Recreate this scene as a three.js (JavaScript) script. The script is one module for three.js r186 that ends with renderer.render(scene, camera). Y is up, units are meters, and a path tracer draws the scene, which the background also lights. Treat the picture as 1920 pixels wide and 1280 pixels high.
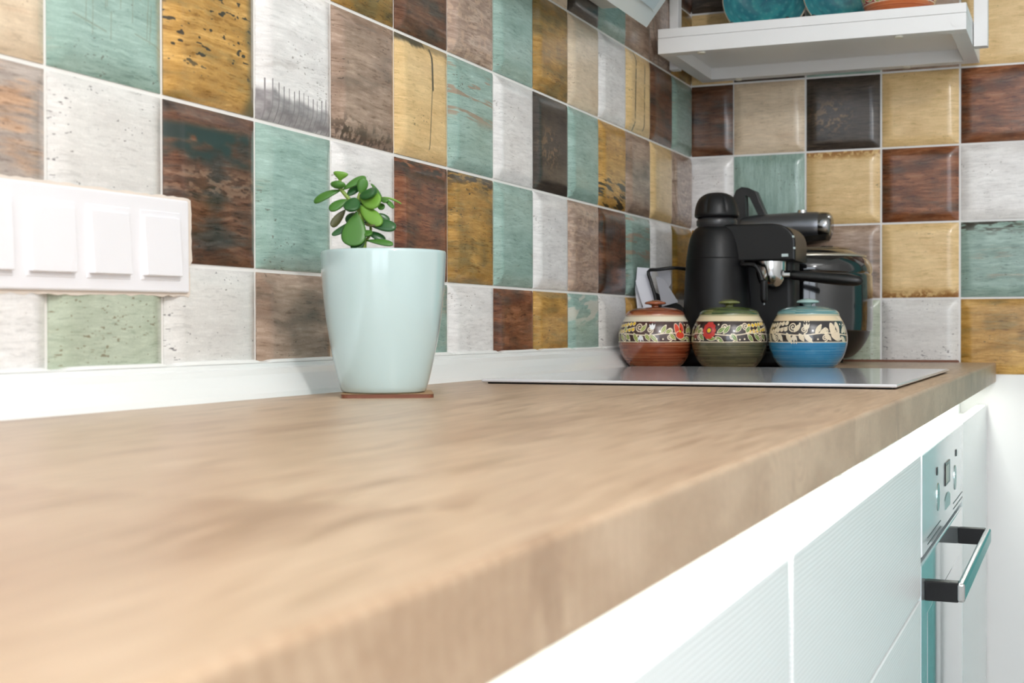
import * as THREE from 'three';
import { RoundedBoxGeometry } from 'three/addons/geometries/RoundedBoxGeometry.js';
import { RectAreaLightUniformsLib } from 'three/addons/lights/RectAreaLightUniformsLib.js';
import { mergeGeometries } from 'three/addons/utils/BufferGeometryUtils.js';

// ---------------------------------------------------------------- camera, sky, lights, exposure
RectAreaLightUniformsLib.init();
const scene = new THREE.Scene();
const renderer = new THREE.WebGLRenderer({ antialias: true });
renderer.toneMapping = THREE.LinearToneMapping;
renderer.toneMappingExposure = 0.42;
renderer.shadowMap.enabled = true;
const camera = new THREE.PerspectiveCamera(27.863, 1.5, 0.05, 60);
camera.position.set(-2.859, 0.9664, 0.7766);
camera.up.set(0.00879, 0.99996, -0.00181);
camera.lookAt(-2.859 + 0.92326, 0.9664 - 0.0087, 0.7766 - 0.38407);
camera.focus = 1.72;
camera.userData.fStop = 10;
scene.add(camera);

scene.background = new THREE.Color().setRGB(0.90, 0.98, 1.08);   // bright overcast sky outside the window
scene.backgroundIntensity = 9.5;

const KEY = { at: [-2.74, 2.05, 1.4], power: 9.0 };      // pendant globe over the room
const CEIL_FILL = { at: [-2.3, 2.56, 1.4], size: 0.9, power: 1.0 };   // unseen ceiling panel, added as fill light from above
const LED = { power: 75 };                              // strip under the worktop's front edge

// ---------------------------------------------------------------- helpers
let seed = 12345;
const rnd = () => { seed = (seed * 1664525 + 1013904223) >>> 0; return seed / 4294967296; };
const V = (x, y, z) => new THREE.Vector3(x, y, z);
const taken = {};
const numbered = (n) => { const k = (taken[n] = (taken[n] ?? -1) + 1); return k ? n + '_' + String(k).padStart(3, '0') : n; };
function thing(name, label, category, pos = [0, 0, 0], turn = 0, group) {
  const o = new THREE.Group(); o.name = numbered(name); o.position.set(...pos); o.rotation.y = turn;
  o.userData = { label, category }; if (group) o.userData.group = group; scene.add(o); return o;
}
function setting(name, label, category) {
  const o = new THREE.Group(); o.name = name; o.userData = { label, category, kind: 'structure' }; scene.add(o); return o;
}
function part(parent, name, geo, mat, pos, label) {
  const m = new THREE.Mesh(geo, mat); m.name = name; if (pos) m.position.set(...pos); if (label) m.userData.label = label;
  parent.add(m); return m;
}
const box = (x0, x1, y0, y1, z0, z1, r = 0) => {
  const g = r ? new RoundedBoxGeometry(x1 - x0, y1 - y0, z1 - z0, 2, r) : new THREE.BoxGeometry(x1 - x0, y1 - y0, z1 - z0);
  g.translate((x0 + x1) / 2, (y0 + y1) / 2, (z0 + z1) / 2); return g;
};
const plain = (g) => { const h = g.index ? g.toNonIndexed() : g; for (const k of Object.keys(h.attributes)) if (!['position', 'normal', 'uv'].includes(k)) h.deleteAttribute(k); return h; };
const join = (...gs) => mergeGeometries(gs.map(plain));
const lathe = (pts, n = 48) => new THREE.LatheGeometry(pts.map(([r, y]) => new THREE.Vector2(r, y)), n);
// a smooth lathe profile through points, evenly spaced along its length
const smooth = (pts, n = 40) => new THREE.CatmullRomCurve3(pts.map(([r, y]) => V(r, y, 0)), false, 'centripetal').getSpacedPoints(n).map((p) => [Math.max(p.x, 0.0001), p.y]);
const tube = (pts, r, n = 24, k = 10) => new THREE.TubeGeometry(new THREE.CatmullRomCurve3(pts.map((p) => V(...p))), n, r, k);
const prism = (pts, depth, bevel = 0, curve = 8) => {
  const s = new THREE.Shape(pts.map(([a, b]) => new THREE.Vector2(a, b)));
  return new THREE.ExtrudeGeometry(s, { depth: depth - 2 * bevel, bevelEnabled: bevel > 0, bevelSize: bevel, bevelThickness: bevel, bevelOffset: -bevel, bevelSegments: 2, curveSegments: curve }).translate(0, 0, bevel);
};
const srgb = (r, g, b) => new THREE.Color(`rgb(${r},${g},${b})`);
const mat = (c, roughness = 0.5, more = {}) => new THREE.MeshPhysicalMaterial({ color: Array.isArray(c) ? srgb(...c) : c, roughness, ...more });

// value noise
const hash = (i, j, s) => { let h = (i * 374761393 + j * 668265263 + s * 974634777) | 0; h = Math.imul(h ^ (h >>> 13), 1274126177); return ((h ^ (h >>> 16)) >>> 0) / 4294967296; };
function vnoise(x, y, s) {
  const i = Math.floor(x), j = Math.floor(y), f = x - i, g = y - j, a = f * f * (3 - 2 * f), b = g * g * (3 - 2 * g);
  return (hash(i, j, s) * (1 - a) + hash(i + 1, j, s) * a) * (1 - b) + (hash(i, j + 1, s) * (1 - a) + hash(i + 1, j + 1, s) * a) * b;
}
const fbm = (x, y, s, o = 3) => { let v = 0, w = 0.5, t = 0; for (let k = 0; k < o; k++) { v += w * vnoise(x, y, s + k * 17); t += w; w *= 0.55; x *= 2.03; y *= 2.03; } return v / t; };
const step = (a, b, x) => { const t = Math.min(1, Math.max(0, (x - a) / (b - a))); return t * t * (3 - 2 * t); };
function texture(w, h, fn, colour = true) {
  const d = new Uint8Array(w * h * 4);
  for (let j = 0; j < h; j++) for (let i = 0; i < w; i++) {
    const c = fn((i + 0.5) / w, (j + 0.5) / h), k = (j * w + i) * 4;
    for (let q = 0; q < 3; q++) d[k + q] = Math.max(0, Math.min(255, c[q]));
    d[k + 3] = 255;
  }
  const t = new THREE.DataTexture(d, w, h); t.magFilter = THREE.LinearFilter; t.minFilter = THREE.LinearMipmapLinearFilter; t.generateMipmaps = true;
  t.wrapS = t.wrapT = THREE.RepeatWrapping; if (colour) t.colorSpace = THREE.SRGBColorSpace; t.needsUpdate = true; return t;
}
const mix = (a, b, t) => [a[0] + (b[0] - a[0]) * t, a[1] + (b[1] - a[1]) * t, a[2] + (b[2] - a[2]) * t];

// ---------------------------------------------------------------- common materials
const white = mat([238, 238, 238], 0.45);
const whitePlastic = mat([240, 239, 243], 0.32);
const paint = mat([236, 236, 234], 0.85);
const blackPlastic = mat([15, 15, 17], 0.4, { specularIntensity: 0.7 });
const blackGloss = mat([9, 9, 11], 0.12, { clearcoat: 1, clearcoatRoughness: 0.04 });
const darkRubber = mat([14, 14, 14], 0.7);
const chrome = mat([205, 205, 205], 0.14, { metalness: 1 });
const steel = mat([150, 150, 154], 0.3, { metalness: 1 });

// ---------------------------------------------------------------- room
const X0 = -4.4, Z1 = 2.5, TOP = 2.6;
const R0 = 1.027, P = 0.152, C = 0.9;          // first grout line, tile pitch, worktop height
{
  const f = setting('floor', 'light grey stone look floor of the kitchen', 'floor');
  const ft = texture(256, 256, (u, v) => mix([206, 206, 204], [188, 188, 187], fbm(u * 9, v * 9, 5)));
  ft.repeat.set(4, 3);
  part(f, 'floor_slab', box(X0 - 0.12, 0.12, -0.1, 0, -0.12, Z1 + 0.12), mat([255, 255, 255], 0.5, { map: ft }));
  const c = setting('ceiling', 'white painted ceiling', 'ceiling');
  part(c, 'ceiling_slab', box(X0 - 0.12, 0.12, TOP, TOP + 0.1, -0.12, Z1 + 0.12), paint);
  const w = setting('wall_front', 'off white painted wall opposite the worktop', 'wall');
  part(w, 'plaster', box(X0, 0, 0, TOP, Z1, Z1 + 0.12), mat([224, 223, 222], 0.85));
  const b = setting('wall_back', 'white painted wall with the window', 'wall');
  const wz0 = 0.45, wz1 = 2.25, wy0 = 0.75, wy1 = 2.3;
  part(b, 'plaster', join(box(X0 - 0.12, X0, 0, wy0, -0.12, Z1 + 0.12), box(X0 - 0.12, X0, wy1, TOP, -0.12, Z1 + 0.12),
    box(X0 - 0.12, X0, wy0, wy1, -0.12, wz0), box(X0 - 0.12, X0, wy0, wy1, wz1, Z1 + 0.12)), paint);
  const win = setting('window_1', 'white framed kitchen window with two panes', 'window');
  const x = X0 - 0.08, zm = (wz0 + wz1) / 2;
  part(win, 'window_frame', join(box(x, x + 0.05, wy0, wy0 + 0.06, wz0, wz1), box(x, x + 0.05, wy1 - 0.06, wy1, wz0, wz1), box(x, x + 0.05, wy0 + 0.06, wy1 - 0.06, wz0, wz0 + 0.06),
    box(x, x + 0.05, wy0 + 0.06, wy1 - 0.06, wz1 - 0.06, wz1), box(x, x + 0.05, wy0 + 0.06, wy1 - 0.06, zm - 0.04, zm + 0.04)), white);
  const glass = new THREE.MeshPhysicalMaterial({ color: 0xffffff, transmission: 1, thickness: 0, roughness: 0 });
  for (const [a, e] of [[wz0 + 0.06, zm - 0.04], [zm + 0.04, wz1 - 0.06]]) part(win, 'pane', new THREE.PlaneGeometry(e - a, wy1 - wy0 - 0.12).rotateY(Math.PI / 2), glass, [x + 0.025, (wy0 + wy1) / 2, (a + e) / 2]);
  part(win, 'window_sill', box(X0 - 0.03, X0 + 0.12, wy0 - 0.03, wy0, wz0 - 0.05, wz1 + 0.05, 0.006), white);
}
const wallL = setting('wall_left', 'kitchen wall covered with square wood look tiles in many colours', 'wall');
const wallR = setting('wall_right', 'end wall with square wood look tiles above white plaster', 'wall');
part(wallL, 'plaster', box(X0, 0.12, 0, TOP, -0.12, 0), mat([240, 238, 234], 0.8));
part(wallR, 'plaster', box(0, 0.12, 0, TOP, 0, Z1 + 0.12), mat([238, 237, 236], 0.8));

// ---------------------------------------------------------------- tiles
// one pillow-edged tile, base in the xy plane, face towards +z; edges listed in cut stay square
function tileGeometry(w, h, cut = '') {
  const B = 0.019, H = 0.0075, prof = [[0, 0], [0.16, 0.26], [0.55, 0.68], [0.85, 0.93], [1.25, 1]];
  const axis = (len, lo, hi) => [...(lo ? prof.map(([t, z]) => [t * B, z]) : [[0, 1]]), ...(hi ? prof.map(([t, z]) => [len - t * B, z]).reverse() : [[len, 1]])];
  const xs = axis(w, !cut.includes('l'), !cut.includes('r')), ys = axis(h, !cut.includes('b'), !cut.includes('t'));
  const pos = [], uv = [], idx = [], nx = xs.length, ny = ys.length;
  for (const [y, zy] of ys) for (const [x, zx] of xs) { pos.push(x - w / 2, y - h / 2, 0.001 + H * Math.min(zx, zy, 0.35 + 0.65 * zx * zy + 0.0)); uv.push(x / 0.148, y / 0.148); }
  for (let j = 0; j < ny - 1; j++) for (let i = 0; i < nx - 1; i++) { const a = j * nx + i; idx.push(a, a + 1, a + nx, a + 1, a + nx + 1, a + nx); }
  // sides down to the wall
  const rim = []; for (let i = 0; i < nx - 1; i++) rim.push(i); for (let j = 0; j < ny - 1; j++) rim.push(j * nx + nx - 1); for (let i = nx - 1; i > 0; i--) rim.push((ny - 1) * nx + i); for (let j = ny - 1; j > 0; j--) rim.push(j * nx);
  const n0 = pos.length / 3; rim.forEach((k) => { pos.push(pos[k * 3], pos[k * 3 + 1], pos[k * 3 + 2], pos[k * 3], pos[k * 3 + 1], 0); uv.push(uv[k * 2], uv[k * 2 + 1], uv[k * 2], uv[k * 2 + 1]); });
  rim.forEach((_, i) => { const a = n0 + i * 2, b = n0 + ((i + 1) % rim.length) * 2; idx.push(a, a + 1, b, b, a + 1, b + 1); });
  const g = new THREE.BufferGeometry(); g.setAttribute('position', new THREE.Float32BufferAttribute(pos, 3)); g.setAttribute('uv', new THREE.Float32BufferAttribute(uv, 2)); g.setIndex(idx); g.computeVertexNormals(); return g;
}
// painted-wood prints: base, second tone, worn-through tone, specks, own marks
const KINDS = {
  W: { a: [227, 225, 221], b: [215, 212, 208], wear: [178, 174, 170], w: 0.08, speck: [96, 92, 94], s: 0.62, grain: 6 },  // base darkened a little to offset stronger lamp light on near tiles
  w: { a: [240, 238, 236], b: [226, 223, 221], wear: [172, 166, 160], w: 0.12, speck: [150, 144, 138], s: 0.16, grain: 9 },  // base lightened a little to make up for weaker light on far tiles
  C: { a: [230, 211, 184], b: [218, 196, 167], wear: [196, 166, 134], w: 0.10, speck: [150, 118, 90], s: 0.0, grain: 9 },
  Y: { a: [232, 201, 146], b: [220, 186, 130], wear: [176, 138, 88], w: 0.07, speck: [110, 92, 64], s: 0.10, grain: 10 },
  G: { a: [200, 154, 80], b: [172, 130, 62], wear: [124, 104, 56], w: 0.26, speck: [66, 58, 42], s: 0.22, grain: 22 },
  g: { a: [186, 142, 70], b: [154, 118, 54], wear: [112, 94, 50], w: 0.34, speck: [60, 52, 38], s: 0.14, grain: 24 },
  M: { a: [160, 188, 178], b: [144, 172, 160], wear: [140, 128, 106], w: 0.10, speck: [104, 110, 98], s: 0.30, grain: 13 },
  m: { a: [152, 178, 168], b: [132, 158, 147], wear: [150, 130, 110], w: 0.20, speck: [92, 92, 82], s: 0.24, grain: 16 },
  S: { a: [184, 194, 174], b: [170, 180, 158], wear: [152, 146, 120], w: 0.14, speck: [124, 114, 90], s: 0.55, grain: 9 },
  T: { a: [172, 147, 128], b: [146, 121, 104], wear: [98, 82, 68], w: 0.24, speck: [74, 60, 50], s: 0.24, grain: 20 },
  t: { a: [180, 155, 138], b: [150, 125, 110], wear: [198, 176, 158], w: 0.30, speck: [98, 80, 68], s: 0.20, grain: 20 },
  O: { a: [180, 167, 158], b: [160, 145, 135], wear: [196, 150, 112], w: 0.30, speck: [122, 104, 92], s: 0.2, grain: 20 },
  D: { a: [108, 69, 45], b: [72, 49, 36], wear: [50, 46, 42], w: 0.34, speck: [30, 26, 24], s: 0.2, grain: 24 },
  R: { a: [138, 82, 47], b: [98, 59, 37], wear: [64, 46, 36], w: 0.28, speck: [40, 30, 26], s: 0.2, grain: 28 },
  B: { a: [72, 61, 52], b: [54, 47, 42], wear: [112, 92, 68], w: 0.14, speck: [34, 31, 29], s: 0.1, grain: 14 },
};
const line = (u, v, x0, y0, x1, y1, w) => { const dx = x1 - x0, dy = y1 - y0, t = Math.max(0, Math.min(1, ((u - x0) * dx + (v - y0) * dy) / (dx * dx + dy * dy))); return 1 - step(w * 0.5, w, Math.hypot(u - x0 - t * dx, v - y0 - t * dy)); };
// marks that single tiles carry in the photograph: (u right, v up, s seed) -> [colour, cover]
const MARKS = {
  cracks: (u, v, s) => [[52, 46, 34], 0.9 * Math.max(line(u, v, 0.24, 0.02, 0.30, 1, 0.022), line(u, v, 0.63, 0.06, 0.66, 0.95, 0.016)) * step(0.25, 0.5, fbm(u * 9, v * 14, s))],
  scar: (u, v, s) => [[66, 60, 44], Math.max(0.85 * line(u, v, 0.60, 0.95, 0.62, 0.62, 0.022) * step(0.2, 0.45, fbm(u * 20, v * 9, s)), 0.5 * line(u, v, 0.61, 0.62, 0.56, 0.1, 0.012), 0.9 * step(0.94, 0.99, v + 0.05 * fbm(u * 12, 0, s)) * (u < 0.5 ? 1 : 0.4))],
  weather: (u, v, s) => { const e = 0.20 - 0.06 * u + 0.07 * fbm(u * 6, 3, s); const tick = (Math.abs(((u * 15 + 0.8 * fbm(u * 5, 1, s)) % 1) - 0.5) < 0.07) && v < e + 0.05 ? 0.8 : 0; return [[116, 110, 112], Math.max(tick, step(e, e - 0.05, v) * (0.35 + 0.6 * fbm(u * 10, v * 26, s)))]; },
  band: (u, v, s) => { const k = fbm(u * 4, v * 8, s); return v > 0.62 && v < 0.9 ? [[38, 52, 48], step(0.3, 0.5, k) * step(0.62, 0.7, v) * step(0.9, 0.84, v)] : [[168, 138, 116], v > 0.38 && v < 0.64 ? 0.5 * step(0.42, 0.66, fbm(u * 14, v * 40, s)) * step(0.38, 0.46, v) * step(0.64, 0.58, v) : 0]; },
  topEdge: (u, v, s) => [[46, 38, 30], 0.85 * step(0.80, 0.97, v + 0.10 * (fbm(u * 5, 2, s) - 0.5)) * step(0.40, 0.58, fbm(u * 8, v * 40, s))],
  bottomEdge: (u, v, s) => [[72, 56, 42], 0.8 * step(0.24, 0.03, v + 0.12 * (fbm(u * 6, 7, s) - 0.5)) * step(0.38, 0.6, fbm(u * 24, v * 24, s))],
  rust: (u, v, s) => [[140, 88, 40], 0.8 * step(0.13, 0.01, v + 0.10 * (fbm(u * 7, 7, s) - 0.5)) * step(0.3, 0.55, fbm(u * 24, v * 24, s))],
  rustTop: (u, v, s) => [[160, 108, 56], 0.8 * step(0.88, 0.99, v + 0.10 * (fbm(u * 7, 7, s) - 0.5)) * step(0.3, 0.55, fbm(u * 24, v * 24, s))],
  stripes: (u, v, s) => [[48, 42, 30], v < 0.4 ? 0.85 * step(0.56, 0.64, fbm(u * 4, v * 34 + u * 4, s)) * step(0.4, 0.28, v) : 0],
  spots: (u, v, s) => [[50, 44, 34], 0.9 * step(0.76, 0.79, fbm(u * 16, v * 40, s, 2) + 0.34 * (fbm(u * 3, v * 4, s + 2) - 0.5)) * step(0.12, 0.3, v)],
  gilt: (u, v, s) => [[150, 120, 84], 0.7 * step(0.52, 0.68, fbm(u * 22, v * 22, s)) * step(0.34, 0.1, Math.hypot((u - 0.35) * 0.8, v - 0.46))],
  scratch: (u, v, s) => { let c = 0; for (let k = 0; k < 22; k++) { const x = 0.2 + 0.75 * hash(k, 3, s), y = 0.15 + 0.6 * hash(k, 5, s); c = Math.max(c, 0.4 * line(u, v, x, y, x + 0.005, y + 0.16, 0.006)); } for (let k = 0; k < 4; k++) { const x = 0.1 + 0.6 * hash(k, 8, s), y = 0.3 + 0.5 * hash(k, 9, s); c = Math.max(c, 0.4 * line(u, v, x, y, x + 0.28, y - 0.05, 0.007)); } return [[128, 130, 108], c]; },
  streak: (u, v, s) => [[166, 134, 112], 0.75 * step(0.60, 0.70, fbm(u * 2.6, v * 22 + u, s)) * step(0.4, 0.52, v)],
  pale: (u, v, s) => [[212, 206, 192], 0.8 * step(0.5, 0.62, fbm(u * 3, v * 13 - u * 2, s)) * step(0.4, 0.6, v) * step(0.95, 0.75, v)],
  rings: (u, v, s) => [[112, 94, 80], 0.45 * step(0.55, 0.9, Math.sin(60 * Math.hypot((u - 0.45) * 1.2, (v - 0.75) * 0.7) + 5 * fbm(u * 4, v * 4, s)))],
  darkRings: (u, v, s) => [[120, 72, 42], 0.5 * step(0.6, 0.95, Math.sin(52 * Math.hypot((u - 0.55) * 1.5, v - 0.75) + 6 * fbm(u * 3, v * 3, s))) * step(0.35, 0.5, v)],
  mould: (u, v, s) => [[86, 88, 66], 0.7 * step(0.86, 1, u + 0.1 * fbm(v * 6, 1, s)) ],  // olive tone growing towards the right edge
  rough: (u, v, s) => [[206, 176, 152], 0.6 * step(0.52, 0.68, fbm(u * 14, v * 20, s))],
};
function tilePrint(kind, s, marks = [], upright = false) {
  const k = KINDS[kind];
  return texture(256, 256, (u0, v0) => {
    const [u, v] = upright ? [v0, u0] : [u0, v0];
    const wob = 0.05 * fbm(u * 3, v * 3, s + 40);
    const grain = fbm(u * 5, (v + wob) * 46, s + 1), long = fbm(u * 2.2, (v + wob) * 11, s + 2), blot = fbm(u * 4.2, v * 4.6, s + 3), fine = vnoise(u0 * 120, v0 * 170, s + 4);
    let c = mix(k.a, k.b, step(0.25, 0.8, 0.55 * long + 0.45 * blot));
    c = mix(c, k.wear, 0.75 * step(1 - k.w - 0.16, 1 - k.w + 0.12, 0.5 * long + 0.3 * blot + 0.35 * grain));
    const fleck = fbm(u * 12, (v + wob) * 120, s + 7, 2), rub = fbm(u * 9, v * 9, s + 8);
    const d = k.grain * 2.6 * (grain - 0.5) + 9 * (fine - 0.5) - (10 + k.grain) * step(0.60, 0.74, fleck) * step(0.3, 0.7, rub) + (6 + 0.5 * k.grain) * step(0.42, 0.26, fleck) * step(0.6, 0.3, rub); c = [c[0] + d, c[1] + d, c[2] + d];
    const sp = fbm(u * 30, v * 84, s + 5, 2), zone = fbm(u * 3, v * 4, s + 6);
    c = mix(c, k.speck, 0.8 * step(0.93 - k.s * 0.18, 0.99 - k.s * 0.18, sp + 0.5 * (zone - 0.5)));
    for (const m of marks) { const [mc, a] = MARKS[m](u0, v0, s + 9); c = mix(c, mc, a); }
    return c;
  });
}
const tileMaterials = {};
let tileSeed = 100;
function tileMaterial(code) {        // 'G:spots', 'M^' = grain running upright
  if (tileMaterials[code]) return tileMaterials[code];
  const [k, ...marks] = code.split(/[:,]/);
  const map = tilePrint(k[0], tileSeed += 61, marks.filter(Boolean), k.includes('^'));
  return (tileMaterials[code] = new THREE.MeshPhysicalMaterial({ map, roughness: 0.3, clearcoat: 0.35, clearcoatRoughness: 0.12, bumpMap: map, bumpScale: 0.0004 }));
}
const full = tileGeometry(0.148, 0.148), cutB = tileGeometry(0.148, R0 - 0.002 - 0.904, 'b');
{
  // rows from the worktop up, columns from the corner towards the camera
  const rows = {
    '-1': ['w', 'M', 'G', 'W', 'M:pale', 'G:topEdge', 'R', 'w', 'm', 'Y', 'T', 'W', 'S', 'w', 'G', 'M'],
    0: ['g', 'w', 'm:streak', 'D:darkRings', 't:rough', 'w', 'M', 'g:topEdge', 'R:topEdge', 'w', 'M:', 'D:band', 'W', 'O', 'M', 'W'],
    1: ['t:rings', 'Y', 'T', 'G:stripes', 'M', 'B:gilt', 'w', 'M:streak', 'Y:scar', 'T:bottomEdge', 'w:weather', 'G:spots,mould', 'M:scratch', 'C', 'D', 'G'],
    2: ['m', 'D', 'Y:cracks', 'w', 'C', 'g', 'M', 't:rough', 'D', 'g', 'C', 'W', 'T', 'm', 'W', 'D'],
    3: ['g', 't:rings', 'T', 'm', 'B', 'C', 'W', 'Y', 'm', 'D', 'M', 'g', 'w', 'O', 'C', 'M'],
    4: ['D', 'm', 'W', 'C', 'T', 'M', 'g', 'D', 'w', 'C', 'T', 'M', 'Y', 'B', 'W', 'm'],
  };
  for (const r of [-1, 0, 1, 2, 3, 4]) rows[r].forEach((code, c) => {
    const x = -(c + 0.5) * P + 0.0005, low = r < 0, y = low ? (R0 - 0.002 + 0.904) / 2 : R0 + (r + 0.5) * P;
    part(wallL, numbered('tile'), low ? cutB : full, tileMaterial(code), [x, y, 0]);
  });
  const e = 0.0927, half = tileGeometry(e - 0.004, 0.148, 'l'), halfB = tileGeometry(e - 0.004, R0 - 0.002 - 0.904, 'lb'), edge = tileGeometry(0.685 - e - 3 * P - 0.002, 0.148, 'r');
  const ends = {
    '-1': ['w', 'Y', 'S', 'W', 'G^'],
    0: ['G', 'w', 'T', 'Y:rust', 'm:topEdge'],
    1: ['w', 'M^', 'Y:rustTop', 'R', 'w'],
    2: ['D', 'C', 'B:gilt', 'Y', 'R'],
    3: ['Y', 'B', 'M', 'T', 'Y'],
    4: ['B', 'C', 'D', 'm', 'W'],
  };
  ends['-1'][4] = 'G';
  for (const r of [-1, 0, 1, 2, 3, 4]) ends[r].forEach((code, c) => {
    const last = c === 4, low = r < 0 && c < 4, y = low ? (R0 - 0.002 + 0.904) / 2 : R0 + (r + 0.5) * P;
    const z = last ? (e + 3 * P + 0.002 + 0.685) / 2 : c ? e + (c - 0.5) * P : (e + 0.004) / 2;
    part(wallR, numbered('tile'), last ? edge : c ? (low ? cutB : full) : (low ? halfB : half), tileMaterial(code), [0, y, z]).rotation.y = -Math.PI / 2;
  });
}
// moulded white sealing strip where worktop and tiles meet
{
  const t = setting('trim_1', 'white sealing strip between worktop and tiled wall', 'trim');
  const prof = [[0.0, C], [0.0, 0.9345], [0.0085, 0.9350], [0.0120, 0.9343], [0.0140, 0.9325], [0.0145, 0.9295], [0.0155, 0.9285], [0.019, 0.9275], [0.026, 0.922], [0.034, 0.913], [0.040, 0.905], [0.042, C]];
  part(t, 'strip', prism(prof.map(([z, y]) => [-z, y]), 4.05).rotateY(Math.PI / 2).translate(-4.1, 0, 0), mat([240, 242, 240], 0.28, { clearcoat: 0.4, clearcoatRoughness: 0.1 }));
  { // uneven silicone bead along the strip's upper edge, sagging at every tile joint
    const pos = [], idx = [], n = 480, x0 = -2.44;
    for (let i = 0; i <= n; i++) { const x = x0 + (i / n) * (-x0 - 0.02), dx = ((((-x / P) % 1) + 1.5) % 1 - 0.5) * P, y = 0.9368 + 0.0012 * (fbm(x * 12, 1, 33) - 0.5) - 0.0036 * Math.exp(-(dx * dx) / 0.00011); for (const [a, b] of [[0.9335, 0.0136], [y - 0.0008, 0.0132], [y, 0.0120], [y, 0.0015]]) pos.push(x, a, b); }
    for (let i = 0; i < n; i++) for (let k = 0; k < 3; k++) { const a = i * 4 + k; idx.push(a, a + 4, a + 1, a + 1, a + 4, a + 5); }
    const g = new THREE.BufferGeometry(); g.setAttribute('position', new THREE.Float32BufferAttribute(pos, 3)); g.setAttribute('uv', new THREE.Float32BufferAttribute(new Float32Array(pos.length / 3 * 2), 2)); g.setIndex(idx); g.computeVertexNormals();
    part(t, 'sealant_bead', g, mat([242, 243, 240], 0.35));
  }
  const s = setting('trim_2', 'brown silicone seam along the end of the worktop', 'trim');
  part(s, 'seam', box(-0.0125, -0.001, C - 0.004, C + 0.0045, 0.05, 0.548, 0.003), mat([120, 74, 52], 0.5));
}
// teal door beside the tiled end wall, outside the picture but mirrored in the oven and cooker
{
  const d = setting('door_1', 'teal painted door in the end wall', 'door');
  part(d, 'leaf', box(-0.03, 0, 0, 2.05, 0.6955, 1.36, 0.004), mat([70, 150, 148], 0.4));
  part(d, 'casing', join(box(-0.02, 0, 0, 2.12, 0.6865, 0.695), box(-0.02, 0, 0, 2.12, 1.361, 1.43), box(-0.02, 0, 2.051, 2.12, 0.695, 1.361)), mat([214, 214, 214], 0.5));
  part(d, 'door_handle', join(new THREE.CylinderGeometry(0.01, 0.01, 0.05, 12).rotateZ(Math.PI / 2).translate(-0.055, 1.02, 1.29), box(-0.09, -0.075, 1.01, 1.03, 1.17, 1.30, 0.004)), steel);
}

// ---------------------------------------------------------------- lamps
{
  const k = thing('pendant_lamp', 'white globe pendant lamp hanging from the ceiling', 'lamp', KEY.at);
  const g = part(k, 'globe', new THREE.SphereGeometry(0.075, 32, 20), mat([255, 255, 255], 0.4, { emissive: new THREE.Color(1, 0.95, 0.88), emissiveIntensity: 12 }));
  part(k, 'cord', new THREE.CylinderGeometry(0.004, 0.004, TOP - KEY.at[1] - 0.11, 8), blackPlastic, [0, (TOP - KEY.at[1] - 0.11) / 2 + 0.08, 0]);
  part(k, 'ceiling_rose', new THREE.CylinderGeometry(0.05, 0.06, 0.03, 24), white, [0, TOP - KEY.at[1] - 0.015, 0]);
  const l = new THREE.PointLight(new THREE.Color(1, 0.985, 0.965), KEY.power); l.name = 'globe_light'; l.castShadow = true; l.shadow.radius = 3.75; l.shadow.mapSize.set(2048, 2048); k.add(l);
  g.castShadow = false;

  const c = thing('added_ceiling_light', 'unseen square white ceiling panel added for fill light', 'lamp', CEIL_FILL.at);
  part(c, 'housing', box(-0.47, 0.47, 0.005, 0.04, -0.47, 0.47, 0.004), white);
  part(c, 'diffuser', box(-CEIL_FILL.size / 2, CEIL_FILL.size / 2, -0.004, 0.004, -CEIL_FILL.size / 2, CEIL_FILL.size / 2), mat([250, 250, 250], 0.6, { emissive: new THREE.Color(1, 0.99, 0.97), emissiveIntensity: 2 }));
  const r = new THREE.RectAreaLight(new THREE.Color(1, 0.99, 0.98), CEIL_FILL.power, CEIL_FILL.size, CEIL_FILL.size); r.name = 'fill_panel_light'; r.position.set(0, -0.012, 0); r.rotation.x = -Math.PI / 2; c.add(r);
}

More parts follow.
